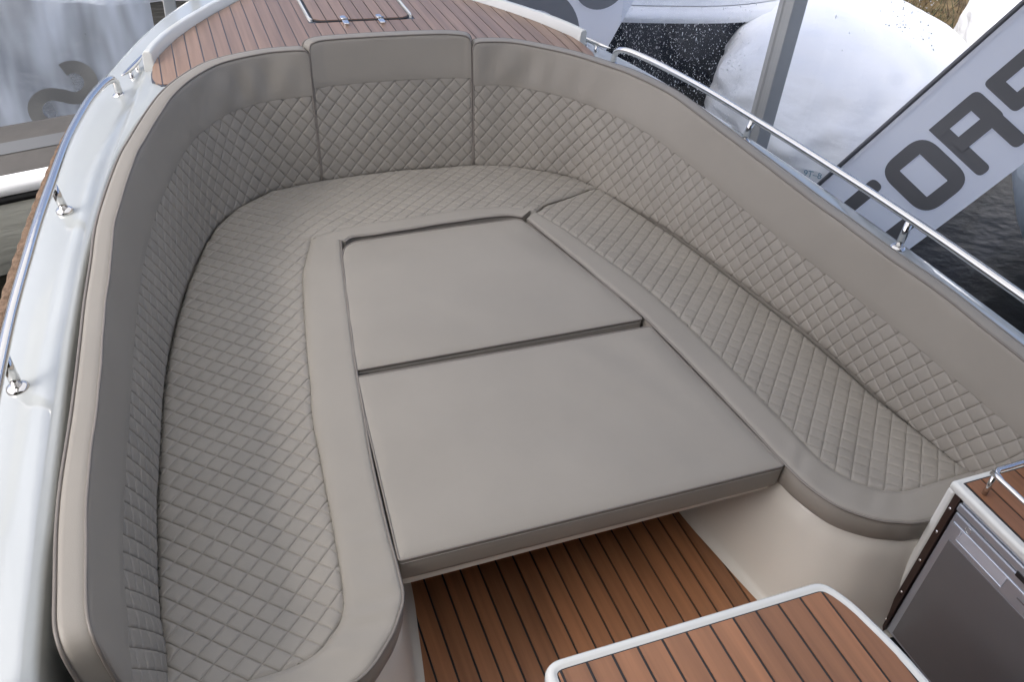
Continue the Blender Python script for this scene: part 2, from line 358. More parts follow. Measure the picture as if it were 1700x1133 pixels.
# toe rails
for sgn in (-1, 1):
    tp = catmull([(-.842, 3.205), (-.81, 3.31), (-.738, 3.468), (-.593, 3.705), (-.441, 3.91), (-.25, 4.105), (-.03, 4.20)], 50); nn = leftn(tp)
    pr = [(.022, .64), (.020, .745), (.012, .757), (-.006, .757), (-.013, .748), (-.018, .69)]
    rw = []
    for i in range(50):
        sc = min(1, i/2*.9+.1) if i < 2 else 1
        rw.append([((tp[i]+nn[i]*d)[0]*(1 if sgn < 0 else -1), (tp[i]+nn[i]*d)[1], z if j in (0, 5) else z) for j, (d, z) in enumerate(pr)])
    bevelobj(mesh('toe_rail', *grid(rw, True, True), GEL, boat, True, sharp=40), .003)
# cleats
for sgn in (-1, 1):
    a, b = Vector((sgn*.934, 3.125, .70)), Vector((sgn*.858, 3.33, .70)); ax = (b-a).normalized()
    pts = [a+(b-a)*t+Vector((0, 0, .006*abs(2*t-1)**2)) for t in np.linspace(0, 1, 13)]
    rr = [.0095*(1-.72*abs(2*t-1)**2.2) for t in np.linspace(0, 1, 13)]
    cl = mesh('cleat', *tube(pts, rr, 10), STEEL, boat)
    for t in (.36, .64):
        p = a+(b-a)*t
        mesh('cleat_post', *join([tube([(p.x, p.y, .652), (p.x, p.y, .665), (p.x, p.y, .697)], [.011, .0075, .0075], 10)]), STEEL, cl)
        sd_ = Vector((-ax.y, ax.x, 0)); q = [(p.x+ax.x*u_+sd_.x*v_, p.y+ax.y*u_+sd_.y*v_) for u_, v_ in ((-.011, -.026), (.011, -.026), (.011, .026), (-.011, .026))]
        mesh('cleat_base', *slab(evenpoly(roundpoly(q, .011), .02), [(0, .64), (0, .655), (.003, .658)]), STEEL, cl, True, sharp=40)
# handrails
RL = [(-.953, 3.092, .648), (-.954, 3.094, .675), (-.957, 3.090, .70), (-.966, 3.068, .717), (-.982, 3.03, .724), (-1.002, 2.975, .7255), (-1.031, 2.878, .7255), (-1.065, 2.717, .7255), (-1.088, 2.585, .7255), (-1.104, 2.46, .7255), (-1.122, 2.30, .7255), (-1.141, 2.13, .7255), (-1.157, 1.948, .7255), (-1.172, 1.761, .7255), (-1.181, 1.59, .7255), (-1.187, 1.4, .7255), (-1.19, 1.0, .7255), (-1.19, .3, .7255), (-1.19, -.4, .7255)]
for sgn in (-1, 1):
    fx = lambda p: (p[0]*-sgn-(.014 if sgn > 0 else 0), *p[1:])
    h = mesh('handrail', *tube(catmull([fx(p) for p in RL], 140), .0125, 14), STEEL, boat)
    feet = [((-.953, 3.092, .648), None), ((-1.106, 2.335, .6375), (-1.119, 2.33, .722)), ((-1.178, 1.60, .6275), (-1.184, 1.6, .722)), ((-1.195, .85, .625), (-1.19, .85, .722)), ((-1.195, .1, .625), (-1.19, .1, .722))]
    for a, b in feet:
        a = fx(a)
        mesh('flange', *tube([(a[0], a[1], a[2]-.008), (a[0], a[1], a[2]), (a[0], a[1], a[2]+.004), (a[0], a[1], a[2]+.010)], [.0235, .0235, .022, .014], 20), STEEL, h, True, sharp=50)
        if b: mesh('stanchion', *tube([a, fx(b)], .0115, 14), STEEL, h)
# ---------- cockpit floor
floor = mesh('cockpit_floor', *box(-.75, .75, -.9, 2.4, -.05, -.004), CAULK, boat, False)
plank_objs(-.70, .0326-.05, .70, lambda x: -.88, lambda x: 1.75, lambda x, y: 0., floor, 2, 1, .004, .0028)
# ---------- seat moulding (U-shaped plinth round the floor)
BF = [(-1.05, .80), (-.75, .81), (-.60, .845), (-.52, .90), (-.478, .98), (-.462, 1.06), (-.444, 1.173), (-.424, 1.311), (-.40, 1.6), (-.36, 1.95), (-.29, 2.22), (-.15, 2.31), (0, 2.32)]
BTp = [(-1.05, .835), (-.78, .842), (-.632, .88), (-.565, .935), (-.531, .983), (-.51, 1.025), (-.503, 1.10), (-.497, 1.2), (-.462, 1.58), (-.42, 1.9), (-.345, 2.35), (-.18, 2.43), (0, 2.435)]
bf, bt = catdense(np.c_[BF, np.zeros(len(BF))], 8), catdense(np.c_[BTp, np.zeros(len(BTp))], 8)
def sym(a): return np.vstack([a, (a*[-1, 1, 1])[::-1][1:]])
bf, bt = sym(bf), sym(bt); nb = leftn(bt)
rws = []
for i in range(len(bf)):
    f_, t_ = bf[i], bt[i]
    rws.append([(f_[0]-nb[i][0]*.02, f_[1]-nb[i][1]*.02, .001), (f_[0]-nb[i][0]*.004, f_[1]-nb[i][1]*.004, .005), (f_[0]+nb[i][0]*.004, f_[1]+nb[i][1]*.004, .022)]+[tuple((f_*(1-g)+t_*g)[:2])+(.02+.295*g,) for g in (.2, .5, .8)]+[(t_[0]-nb[i][0]*.002, t_[1]-nb[i][1]*.002, .316), (t_[0]+nb[i][0]*.004, t_[1]+nb[i][1]*.004, .324), (t_[0]+nb[i][0]*.012, t_[1]+nb[i][1]*.012, .3265), (t_[0]+nb[i][0]*.06, t_[1]+nb[i][1]*.06, .327)])
mesh('seat_plinth', *grid(rws), CREAM, boat)
# flat top of the plinth under the cushions
bb = [(p[0]+n[0]*.05, p[1]+n[1]*.05) for p, n in zip(bt, nb)]
cc = [(p[0], p[1]) for p in Cc if p[1] > .82]
cc = np.array(cc); cr = catmull(cc, len(bb))
mesh('plinth_top', *grid([[(a[0], a[1], .3255), (b[0], b[1], .3255)] for a, b in zip(bb, cr)]), CREAM, boat)
F2 = roundpoly([(-.466, 1.705), (.466, 1.705), (.480, 1.103), (-.478, 1.106)], .008, 3)
mesh('sunbed_board', *slab(evenpoly(roundpoly([(-.33, 2.37), (.33, 2.37), (.486, 1.118), (-.486, 1.112)], .02), .1), [(0, .303), (0, .3275)]), CREAM, boat, True, sharp=40)

# ================================================================== CUSHIONS
ztop = lambda y: .70+.09*np.clip((np.asarray(y)-1.8)/1.25, 0, 1)
PT = [(-1.004, .868, .60), (-1.012, .876, .665), (-1.018, .893, .692), (-1.023, .925, .70), (-1.025, .994, .70), (-1.027, 1.107, .70), (-1.024, 1.216, .70), (-1.013, 1.367, .70), (-1.006, 1.484, .70), (-.998, 1.646, .70), (-.992, 1.779, .70), (-.979, 1.923, .709), (-.966, 2.081, .72), (-.939, 2.24, .732), (-.905, 2.401, .743), (-.876, 2.497, .75), (-.819, 2.666, .762), (-.764, 2.794, .772), (-.693, 2.901, .779), (-.608, 2.981, .785), (-.468, 3.035, .789), (-.36, 3.046, .79), (-.318, 3.046, .787), (-.309, 3.045, .775)]
BTT = [(-.303, 3.052, .785), (-.299, 3.058, .80), (-.28, 3.066, .809), (-.223, 3.076, .812), (-.026, 3.083, .813), (.175, 3.077, .813), (.262, 3.064, .81), (.288, 3.054, .803), (.297, 3.046, .785)]
ST = [(.303, 3.036, .772), (.312, 3.037, .785), (.345, 3.037, .789), (.448, 3.02, .788), (.555, 2.959, .783), (.653, 2.878, .778), (.74, 2.778, .77), (.802, 2.695, .764), (.872, 2.533, .753), (.907, 2.319, .737), (.933, 2.125, .723), (.955, 1.954, .711), (.974, 1.8, .70), (.981, 1.666, .70), (.988, 1.486, .70), (1.003, 1.307, .70), (1.002, 1.184, .70), (.999, 1.004, .70), (.997, .93, .70), (.995, .896, .692), (.992, .878, .665), (.985, .868, .60)]
PB = [(-.951, .862, .355), (-.951, .95, .36), (-.953, 1.05, .36), (-.96, 1.135, .36), (-.96, 1.236, .36), (-.954, 1.422, .36), (-.945, 1.527, .36), (-.921, 1.807, .36), (-.896, 1.989, .36), (-.863, 2.158, .36), (-.82, 2.336, .356), (-.771, 2.492, .352), (-.712, 2.644, .347), (-.634, 2.748, .344), (-.502, 2.858, .341), (-.318, 2.892, .34)]
BB = [(-.314, 2.893, .34), (-.15, 2.915, .34), (0, 2.921, .34), (.15, 2.913, .34), (.276, 2.896, .34)]
SB = [(.281, 2.894, .34), (.421, 2.854, .341), (.553, 2.773, .344), (.633, 2.70, .346), (.689, 2.57, .349), (.751, 2.391, .355), (.801, 2.212, .36), (.846, 1.969, .36), (.885, 1.761, .36), (.911, 1.59, .36), (.925, 1.382, .36), (.93, 1.244, .36), (.937, 1.128, .36), (.941, 1.0, .36), (.942, .862, .355)]
def paramed(P, n, keys):
    """dense curve re-sampled so that keyed fractions line up"""
    D = catdense(np.asarray(P, float)); s = arclen(D); s /= s[-1]
    t = np.interp(np.linspace(0, 1, n), [k[0] for k in keys], [k[1] for k in keys])
    return np.stack([np.interp(t, s, D[:, k]) for k in range(3)], 1)
def backrest(name, label, Tp, Bp, yk, wr, rotk, thick=.046):
    loc = np.mean(np.array(Bp), axis=0); r = thing(name, label, 'backrest cushion', (loc[0], loc[1], .33), 'backrest cushions round the bow')
    n = 150
    D1, D2 = catdense(np.asarray(Tp, float)), catdense(np.asarray(Bp, float)); s1, s2 = arclen(D1), arclen(D2)
    # line up top and bottom by position along the U: match y (sides) / x (bow)
    if yk:
        ks = [(0, 0, 0)]
        for q, (a, b) in enumerate(yk):
            i1 = np.argmin(np.linalg.norm(D1[:, :2]-np.array(a), axis=1)); i2 = np.argmin(np.linalg.norm(D2[:, :2]-np.array(b), axis=1))
            ks.append(((s1[i1]/s1[-1]+s2[i2]/s2[-1])/2, s1[i1]/s1[-1], s2[i2]/s2[-1]))
        ks.append((1, 1, 1))
    else: ks = [(0, 0, 0), (1, 1, 1)]
    Tq = paramed(Tp, n, [(k[0], k[1]) for k in ks]); Bq = paramed(Bp, n, [(k[0], k[2]) for k in ks])
    zn = np.interp(Tq[:, 2], [.5, .9], [.5, .9]); nn = leftn(.5*Tq+.5*Bq)
    for _ in range(4): nn[1:-1] = .25*nn[:-2]+.5*nn[1:-1]+.25*nn[2:]
    nn /= np.linalg.norm(nn, axis=1)[:, None]
    s = arclen(.45*Tq+.55*Bq); L = s[-1]
    ln = np.linalg.norm(Tq-Bq, axis=1); zt_ = np.maximum(Tq[:, 2], ztop(Tq[:, 1])-.0) if yk else np.full(n, Tq[:, 2].max())
    seam = np.minimum((zt_-.147-Bq[:, 2])/(zt_-Bq[:, 2]), .97); frac_len = seam*np.maximum(ln, .33)
    # direction up the face: from B to where T would be at full height
    face = (Tq-Bq)/((Tq[:, 2]-Bq[:, 2])[:, None])
    H = zt_-Bq[:, 2]
    # ---- quilted panel
    tl = seam*H
    tmax = float(np.max(tl*1.05))
    lenf = float(np.mean(np.linalg.norm(face, axis=1)))
    # the quilted cloth is cut flat: its lattice turns against the cushion edge along the length
    sd_ = np.linspace(-.03, L+.03, 700); thd = np.radians(np.interp(sd_/L, [k_[0] for k_ in rotk], [k_[1] for k_ in rotk])); ds = sd_[1]-sd_[0]
    cu_, cv_ = np.cumsum(np.cos(thd))*ds, np.cumsum(np.sin(thd))*ds
    tq = tmax*lenf; cor = [cu_, cu_-np.sin(thd)*tq], [cv_, cv_+np.cos(thd)*tq]
    U_, V_, h = lattice(np.min(cor[0])-.02, np.max(cor[0])+.02, np.min(cor[1])-.02, np.max(cor[1])+.02)
    fu_, fv2 = U_.ravel(), V_.ravel(); u = np.empty(len(fu_)); v = np.empty(len(fu_)); far = np.zeros(len(fu_), bool)
    for q in range(0, len(fu_), 4000):
        du_, dv_ = fu_[q:q+4000, None]-(cu_-np.sin(thd)*.1), fv2[q:q+4000, None]-(cv_+np.cos(thd)*.1)
        k_ = np.argmin(du_**2+dv_**2, axis=1); kk = np.arange(len(k_)); tx, ty = np.cos(thd[k_]), np.sin(thd[k_]); ex, ey = du_[kk, k_], dv_[kk, k_]
        u[q:q+4000] = sd_[k_]+ex*tx+ey*ty; v[q:q+4000] = .1-ex*ty+ey*tx; far[q:q+4000] = (k_ == 0) | (k_ == 699)
    u, v, far = u.reshape(h.shape), v.reshape(h.shape), far.reshape(h.shape)
    mk = (u > -.02) & (u < L+.02) & (v > -.02) & ~far
    uc = np.clip(u, .0015, L-.0015); it = lambda A: np.stack([np.interp(uc, s, A[:, k]) for k in range(A.shape[1])], -1) if A.ndim == 2 else np.interp(uc, s, A)
    tz = it(tl); mk &= (v/lenf < tz+.02)
    vc = np.minimum(np.maximum(v/lenf, -.004), tz+.0005)
    zcap = it(Tq[:, 2]-Bq[:, 2])-.004; vc2 = np.minimum(vc, zcap)
    edge = np.minimum(np.minimum(uc, L-uc), np.minimum(tz-vc+.004, .05)); tuck = np.clip(1-edge/.004, 0, 1)*.003+np.clip(1-(vc2+.004)/.022, 0, 1)**2*.014
    belly = .004*np.sin(math.pi*np.clip(vc2/np.maximum(tz, .01), 0, 1))
    Np = it(nn); P = it(Bq)+it(face)*vc2[..., None]-Np*(h+belly-tuck)[..., None]
    V, F = compact(P.reshape(-1, 3), quads(mk))
    mesh('quilted_panel', V, F, QUILT, r)
    # ---- body with plain upper band
    R = []
    for i in range(n):
        B_, fc, n_, sm, hz = Bq[i], face[i], nn[i], tl[i], Tq[i][2]-Bq[i][2]
        def pt(z, off): return B_+fc*min(z, hz)+n_*off
        wv = 0
        for (c0, wd, amp, fq) in wr: wv += amp*math.exp(-((s[i]-c0)/wd)**2)*math.sin(s[i]*fq+1.3*math.sin(s[i]*fq*.37))
        wig = .0007*math.sin(s[i]*17)+.0005*math.sin(s[i]*41+1)
        top = Tq[i]; bkz = top+n_*thick
        sm = min(sm, hz-.05)
        row = [np.array([bkz[0], bkz[1], .335]), B_*[1, 1, 0]+[0, 0, .335]+n_*.012, pt(.01, .010), pt(sm-.004, .010), pt(sm-.0025, .003), pt(sm-.0015, -.0012), pt(sm+.002, -.0022)]
        for g in (.2, .35, .5, .65, .8, .9):
            row.append(pt(sm+(hz-sm)*g, -.0022-.001*math.sin(math.pi*g)-wv*math.sin(math.pi*min(1, g*1.15+.0))))
        row += [pt(hz-.008, -.002+wig), pt(hz-.003, -.0005+wig)+[0, 0, 0], top+n_*(.004+wig)+[0, 0, .0005], top+n_*thick*.35+[0, 0, .002], top+n_*thick*.7+[0, 0, .002], bkz-n_*.006+[0, 0, .002], bkz+[0, 0, -.006], bkz+[0, 0, -.06]]
        R.append(row)
    mesh('cover', *grid(R, True, True), VINYL, r, True, sharp=60)
    # ---- piping
    def wob(i): return .0007*math.sin(s[i]*17)+.0005*math.sin(s[i]*41+1)
    fp = [Tq[i]+nn[i]*(.0005+wob(i)) for i in range(n)]
    e0 = [Bq[0]+face[0]*z for z in np.linspace(.0, Tq[0][2]-Bq[0][2], 12)]; e1 = [Bq[-1]+face[-1]*z for z in np.linspace(Tq[-1][2]-Bq[-1][2], 0, 12)]
    mesh('piping', *tube(e0[:-1]+fp+e1[1:], .0034, 7), PIPE, r)
    mesh('piping', *tube([Tq[i]+nn[i]*(thick+.0005)-[0, 0, .002] for i in range(n)], .0034, 7), PIPE, r)
    return r
backrest('port_backrest' if 0 else 'backrest_cushion', 'taupe quilted backrest along the port gunwale, its plain top band creased near the bow', PT, PB,
         [((-1.0, 1.6), (-.94, 1.6)), ((-.966, 2.08), (-.88, 2.08)), ((-.876, 2.497), (-.80, 2.40)), ((-.74, 2.83), (-.67, 2.70)), ((-.56, 3.0), (-.52, 2.845))], [(2.15, .24, .009, 46), (2.5, .14, .006, 60)], [(0, 27), (.3, 25), (.5, 20), (.72, 10), (1, 0)])
backrest('backrest_cushion', 'taupe quilted backrest at the centre of the bow, taller than its neighbours', BTT, BB, None, [], [(0, 0), (1, 0)])
backrest('backrest_cushion', 'taupe quilted backrest along the starboard gunwale beside the lettered flag', ST, SB,
         [((.5, 2.99), (.46, 2.83)), ((.74, 2.778), (.645, 2.68)), ((.872, 2.533), (.74, 2.42)), ((.933, 2.125), (.82, 2.10)), ((.985, 1.55), (.915, 1.55))], [(.16, .10, .011, 56), (.42, .14, .003, 44)], [(0, 0), (.28, -9), (.48, -18), (.7, -21), (1, -25)])
# ------------------------------------------------------------------ seats
PP = [((-.437, 2.425), (-.342, 2.42)), ((-.478, 2.30), (-.364, 2.29)), ((-.501, 2.204), (-.385, 2.14)), ((-.544, 1.90), (-.425, 1.85)), ((-.565, 1.72), (-.442, 1.72)), ((-.581, 1.597), (-.457, 1.58)), ((-.589, 1.446), (-.476, 1.414)), ((-.602, 1.217), (-.491, 1.204)), ((-.611, 1.10), (-.496, 1.09)), ((-.622, 1.03), (-.502, 1.02)), ((-.647, .985), (-.524, .972)), ((-.68, .955), (-.559, .924)), ((-.73, .934), (-.63, .866)), ((-.84, .930), (-.78, .832)), ((-.99, .93), (-.99, .822))]
SP = [((.352, 2.425), (.300, 2.382)), ((.41, 2.28), (.332, 2.24)), ((.461, 2.107), (.370, 2.07)), ((.506, 1.96), (.398, 1.93)), ((.535, 1.796), (.433, 1.76)), ((.561, 1.564), (.460, 1.50)), ((.578, 1.312), (.480, 1.25)), ((.583, 1.184), (.490, 1.102)), ((.594, 1.086), (.500, 1.035)), ((.626, 1.016), (.530, .954)), ((.683, .964), (.585, .898)), ((.735, .947), (.641, .868)), ((.81, .948), (.712, .851)), ((.96, .952), (.96, .8495))]
BP = [((-.432, 2.432), (-.335, 2.383)), ((-.337, 2.463), (-.302, 2.404)), ((-.23, 2.484), (-.216, 2.405)), ((-.09, 2.489), (-.04, 2.418)), ((.06, 2.501), (.10, 2.425)), ((.17, 2.50), (.20, 2.427)), ((.277, 2.478), (.25, 2.419)), ((.338, 2.438), (.291, 2.398))]
frontU = np.array([p[1] for p in PP[::-1]]+[p[1] for p in BP]+[p[1] for p in SP])
def zseat(P): d = pldist(P, frontU); return .3975-.041*np.clip((d-.08)/.40, 0, 1)**.9
def seat(label, pairs, outline, wr, seamends):
    cen = np.mean([p[0] for p in pairs], axis=0)
    r = thing('seat_cushion', label, 'seat cushion', (cen[0], cen[1], .33), 'seat cushions round the bow')
    n = 170; a = catdense(np.array([(*p[0], 0) for p in pairs], float), 24); b = catdense(np.array([(*p[1], 0) for p in pairs], float), 24)
    sa = arclen(.5*(a+b)); tt = np.linspace(0, sa[-1], n)
    a = np.stack([np.interp(tt, sa, a[:, k]) for k in range(3)], 1); b = np.stack([np.interp(tt, sa, b[:, k]) for k in range(3)], 1)
    poly = np.vstack([a[:, :2], np.array(outline)])
    lo, hi = poly.min(0)-.03, poly.max(0)+.03
    u, v, h = lattice(lo[0], hi[0], lo[1], hi[1]); Q = np.stack([u.ravel(), v.ravel()], 1)
    cand = (Q[:, 0] > lo[0]) & (Q[:, 0] < hi[0]) & (Q[:, 1] > lo[1]) & (Q[:, 1] < hi[1])
    sdv = np.full(len(Q), -9.); qs = Q[cand]; ins = pip(qs, poly); dd = pldist(qs, poly, True); sdv[cand] = np.where(ins, dd, -dd)
    z = np.zeros(len(Q)); z[cand] = zseat(qs)
    # slight settling, so the sheet is not dead flat
    z[cand] += .0025*np.sin(qs[:, 0]*11+1)*np.sin(qs[:, 1]*8)
    zz = z+h.ravel()-np.clip((.010-sdv)/.010, 0, 1)**2*.006-np.clip(-sdv/.01, 0, 1.5)*.014
    V = np.c_[Q, zz]; mk = (sdv > -.012).reshape(u.shape)
    V, F = compact(V, quads(mk)); mesh('quilted_panel', V, F, QUILT, r)
    R = []; za = zseat(a[:, :2]); zb = zseat(b[:, :2])
    for i in range(n):
        w_ = b[i]-a[i]; wl = np.linalg.norm(w_); d_ = w_/wl; row = []
        wv = sum(amp*math.exp(-((tt[i]-c0)/wd)**2)*math.sin(tt[i]*fq+1.1*math.sin(tt[i]*fq*.41)) for c0, wd, amp, fq in wr)
        def q(dist, dz, base): p = a[i]+d_*dist; return (p[0], p[1], base+dz)
        row.append(q(-.002, -.012, za[i])); row.append(q(.0005, -.0035, za[i])); row.append(q(.005, .0015, za[i]))
        for g in (.2, .4, .6, .8, .92): row.append(q(wl*g, .0045+wv*math.sin(math.pi*g)**.7, za[i]*(1-g)+zb[i]*g))
        row += [q(wl-.004, .002, zb[i]), q(wl, -.003, zb[i]), q(wl+.001, -.03, zb[i]), q(wl, -.062, zb[i]), q(wl-.006, -.0695, zb[i]), q(wl-.05, -.07, zb[i])]
        R.append(row)
    mesh('front_border', *grid(R, True, True), VINYL, r, True, sharp=70)
    mesh('piping', *tube([(b[i][0], b[i][1], zb[i]-.0005+.0006*math.sin(tt[i]*40)) for i in range(n)], .0036, 7), PIPE, r)
    for sm in seamends:
        q3 = catmull(sm, 24); zq = zseat(q3[:, :2])
        mesh('edge_wall', *grid([[(p[0], p[1], z_-.004), (p[0], p[1], .329)] for p, z_ in zip(q3, zq)]), VINYL, r)
    return r
pbo = [(p[0]-.003, p[1]) for p in PB]; sbo = [(p[0]+.003, p[1]) for p in SB]
pseam = [(-.437, 2.44), (-.50, 2.472), (-.611, 2.513), (-.728, 2.548), (-.75, 2.556)]
sseam = [(.352, 2.43), (.416, 2.486), (.52, 2.533), (.635, 2.594), (.72, 2.64)]
seat('taupe quilted seat cushion along the port side, with a long plain front border', PP,
     [(-.99, .9), (-.958, 1.0)]+[p for p in pbo if 1.0 < p[1] < 2.5]+[(-.752, 2.566), (-.728, 2.551), (-.611, 2.516), (-.50, 2.474)], [(1.45, .22, .0035, 75), (1.62, .1, .002, 120)], [pseam])
seat('taupe quilted seat cushion in the curve of the bow below the centre backrest', BP,
     [(.352, 2.432), (.416, 2.490), (.52, 2.537), (.635, 2.598), (.685, 2.61), (.637, 2.703), (.556, 2.776), (.423, 2.857), (.28, 2.898), (0, 2.924), (-.318, 2.895), (-.504, 2.861), (-.637, 2.751), (-.715, 2.646), (-.748, 2.560), (-.728, 2.542), (-.611, 2.507), (-.50, 2.466)], [], [pseam, sseam])
seat('taupe quilted seat cushion along the starboard side, reaching the galley cabinet', SP,
     [(.945, .97)]+[(p[0], p[1]) for p in sbo[::-1] if .98 < p[1] < 2.56]+[(.69, 2.60), (.635, 2.587), (.52, 2.527), (.416, 2.48)], [(1.42, .18, .0025, 70)], [sseam])
# ------------------------------------------------------------------ filler cushions
def filler(label, P, rad):
    P = evenpoly(roundpoly(P, rad, 8), .022); c0 = P.mean(0)
    r = thing('filler_cushion', label, 'cushion', (c0[0], c0[1], .33), 'plain filler cushions over the footwell')
    rows = [(.004, .3285), (.001, .331), (0, .338), (-.0005, .365), (0, .393), (.0016, .3965), (.005, .3985)]
    g = grid([[(p[0], p[1], z) for p in (inset(P, d) if d else P)] for d, z in rows], True)
    I = inset(P, .005); lo, hi = I.min(0), I.max(0)
    gx, gy = np.meshgrid(np.arange(lo[0], hi[0], .025), np.arange(lo[1], hi[1], .025)); G = np.c_[gx.ravel(), gy.ravel()]
    G = G[pip(G, I)]; G = G[pldist(G, I, True) > .008]
    A = np.vstack([I]+[I+(inset(P, d)-P) for d in (.004,)]+[G])
    A = np.vstack([I, G]); k = len(I)
    ov, _, of, _, _, _ = delaunay_2d_cdt([Vector(p) for p in A], [(i, (i+1) % k) for i in range(k)], [], 1, 1e-6)
    O2 = np.array([v[:] for v in ov]); dd = pldist(O2, I, True)
    zz = .3985+.0055*(1-np.exp(-dd/.035))+np.clip(dd/.05, 0, 1)*np.array([.005*noise.noise(Vector((p[0]*2.6, p[1]*3.4, c0[1])))+.0018*noise.noise(Vector((p[0]*5+p[1]*7, p[1]*2-p[0]*3, 9)))+.0045*noise.noise(Vector((p[0]*11+p[1]*4, p[1]*3, 2)))*max(0, p[0]+.15)*1.6+.0008*noise.noise(Vector((p[0]*14, p[1]*14, 6))) for p in O2])
    mesh('cover', *join([g, (np.c_[O2, zz].tolist(), of)]), VINYL, r, True, weld=True, sharp=70)
    mesh('piping', *tube([(p[0], p[1], .3965) for p in inset(P, .0005)]+[(P[0][0], P[0][1], .3965)], .0030, 7), PIPE, r)
    mesh('stitch_line', *tube([(p[0], p[1], .3865) for p in inset(P, -.0004)]+[(P[0][0], P[0][1], .3865)], .0008, 5), THREAD, r)
filler('plain taupe cushion with rounded forward corners, farther of the two in the middle',
       [(-.372, 2.27), (-.338, 2.374), (-.2, 2.382), (.06, 2.392), (.275, 2.394), (.297, 2.335), (.352, 2.10), (.398, 1.90), (.426, 1.746), (-.440, 1.738), (-.430, 1.85), (-.409, 2.06)],
       [.03, .07, .02, .02, .07, .03, .02, .02, .012, .012, .02, .03])
filler('plain taupe rectangular cushion whose front edge overhangs the teak floor',
       [(-.4475, 1.712), (.430, 1.709), (.485, 1.102), (-.4885, 1.1045)], [.012, .012, .010, .010])

# ================================================================== GALLEY CABINET AND REFRIGERATOR
cab = thing('galley_cabinet', 'white galley cabinet with teak worktop at the starboard seat end', 'cabinet', (.9, .3, 0))
def rbox(name, x0, x1, y0, y1, z0, z1, m, parent, bv=.004):
    o = mesh(name, *box(x0, x1, y0, y1, z0, z1), m, parent, True, sharp=30)
    return bevelobj(o, bv, 3) if bv else o
rbox('side_panel', .742, 1.05, .829, .846, .0, .515, CREAM, cab, .003)
rbox('face_frame', .7145, .74, .829, .8515, .0, .516, GEL, cab, .008)
rbox('face_frame', .7145, .74, -.9, .262, .0, .516, GEL, cab, .004)
rbox('top_panel', .709, 1.06, -.9, .848, .517, .541, GEL, cab, .008)
rbox('trim_strip', .7135, .735, .8115, .8285, .0, .5165, DARKT, cab, .001)
rbox('back_panel', 1.0, 1.05, -.9, .82, 0, .5, CREAM, cab, 0)
for z in (.05, .165, .29, .395, .475): mesh('screw', *cyl((.7137, .820, z), .0042, .0022, 10, (-1, 0, 0)), STEEL, cab)
wt = mesh('worktop', *box(.7285, 1.05, -.88, .8315, .535, .5425), CAULK, cab, False)
x0 = .7325
for i in range(7):
    a = .7325 if i == 0 else .776+(i-1)*.05+.0026; b = .776+i*.05-.0026
    if a < 1.04: mesh('plank', *box(a, min(b, 1.046), -.876, .8275, .5435-.004, .5445), TEAK, wt, False)
fr_ = mesh('fiddle_rail', *tube(catmull([(.745, -.4, .602), (.749, .70, .602), (.7495, .765, .602), (.7515, .785, .602), (.757, .797, .602), (.77, .8035, .602), (.80, .804, .602), (.85, .805, .602), (1.03, .805, .602)], 90), .0062, 12), STEEL, cab)
for p, q in (((.747, .790, .544), (.755, .796, .602)), ((.747, .25, .544), (.7475, .25, .602)), ((1.02, .805, .544), (1.02, .805, .602))): mesh('rail_post', *tube([p, q], .0058, 10), STEEL, fr_)
fg = thing('refrigerator', 'built-in refrigerator with graphite door and silver handle strip', 'refrigerator', (.85, .53, 0))
rbox('housing', .735, .99, .268, .809, .02, .505, BLACK, fg, 0)
rbox('lid_strip', .7125, .74, .268, .809, .484, .507, SILVER, fg, .004)
rbox('lid_strip', .7165, .74, .268, .805, .509, .5165, SILVERL, fg, .002)
d = rbox('door', .718, .738, .27, .809, .02, .477, SILVER, fg, .004)
rbox('door_panel', .7165, .73, .288, .790, .03, .402, GRAPH, fg, .001)
rbox('handle_recess', .7172, .73, .645, .772, .418, .447, SILVERL, fg, .0005)
rbox('handle_lip', .7150, .72, .288, .800, .4475, .4535, SILVERL, fg, .0015)
for yy0, yy1, zz0, zz1 in ((.641, .776, .4155, .418), (.641, .645, .418, .447), (.772, .776, .418, .447)):
    rbox('recess_rim', .7158, .72, yy0, yy1, zz0, zz1, SILVERL, fg, .0008)
rbox('control_panel', .7165, .73, .288, .800, .4545, .4745, SILVER, fg, .001)
mesh('emblem', *join([tube([(.7163, .762+.0075*math.cos(t), .4645+.0075*math.sin(t)) for t in np.linspace(0, 2*math.pi, 16)], .0009, 5)]), STEEL, fg)
rbox('maker_mark', .7169, .72, .56, .605, .4275, .4305, GRAPH, fg, 0)
rbox('hinge', .7105, .722, .60, .632, .475, .49, BLACK, fg, .002)
mesh('door_latch', *cyl((.7165, .52, .432), .012, .004, 16, (-1, 0, 0)), BLACK, fg)

# ================================================================== TABLE
tb = thing('locker', 'teak topped white locker with rounded rim in the near foreground', 'locker', (0, .1, 0))
TO = roundpoly([(-.337, -.55), (-.337, .7215), (.262, .7175), (.290, .66), (.312, .543), (.318, .45), (.318, -.55)], [.05, .04, .045, .03, .05, .05, .05], 8)
TO = evenpoly(TO, .02)
mesh('rim', *slab(TO, [(.02, .494), (.004, .497), (0, .506), (0, .522), (.0025, .530), (.0075, .534), (.016, .533), (.022, .5285)]), GEL, tb, True, sharp=60)
TI = inset(TO, .0205); TI = TI
lay_ = mesh('teak_inlay', *slab(TI, [(0, .52), (0, .5298)]), CAULK, tb, False)
tix = TI[:, 0]; 
def tlim(x):
    ys = []
    for a, b in zip(TI, np.roll(TI, -1, 0)):
        if (a[0]-x)*(b[0]-x) <= 0 and abs(a[0]-b[0]) > 1e-9: ys.append(a[1]+(b[1]-a[1])*(x-a[0])/(b[0]-a[0]))
    return (min(ys)+.003, max(ys)-.003) if ys else (0, 0)
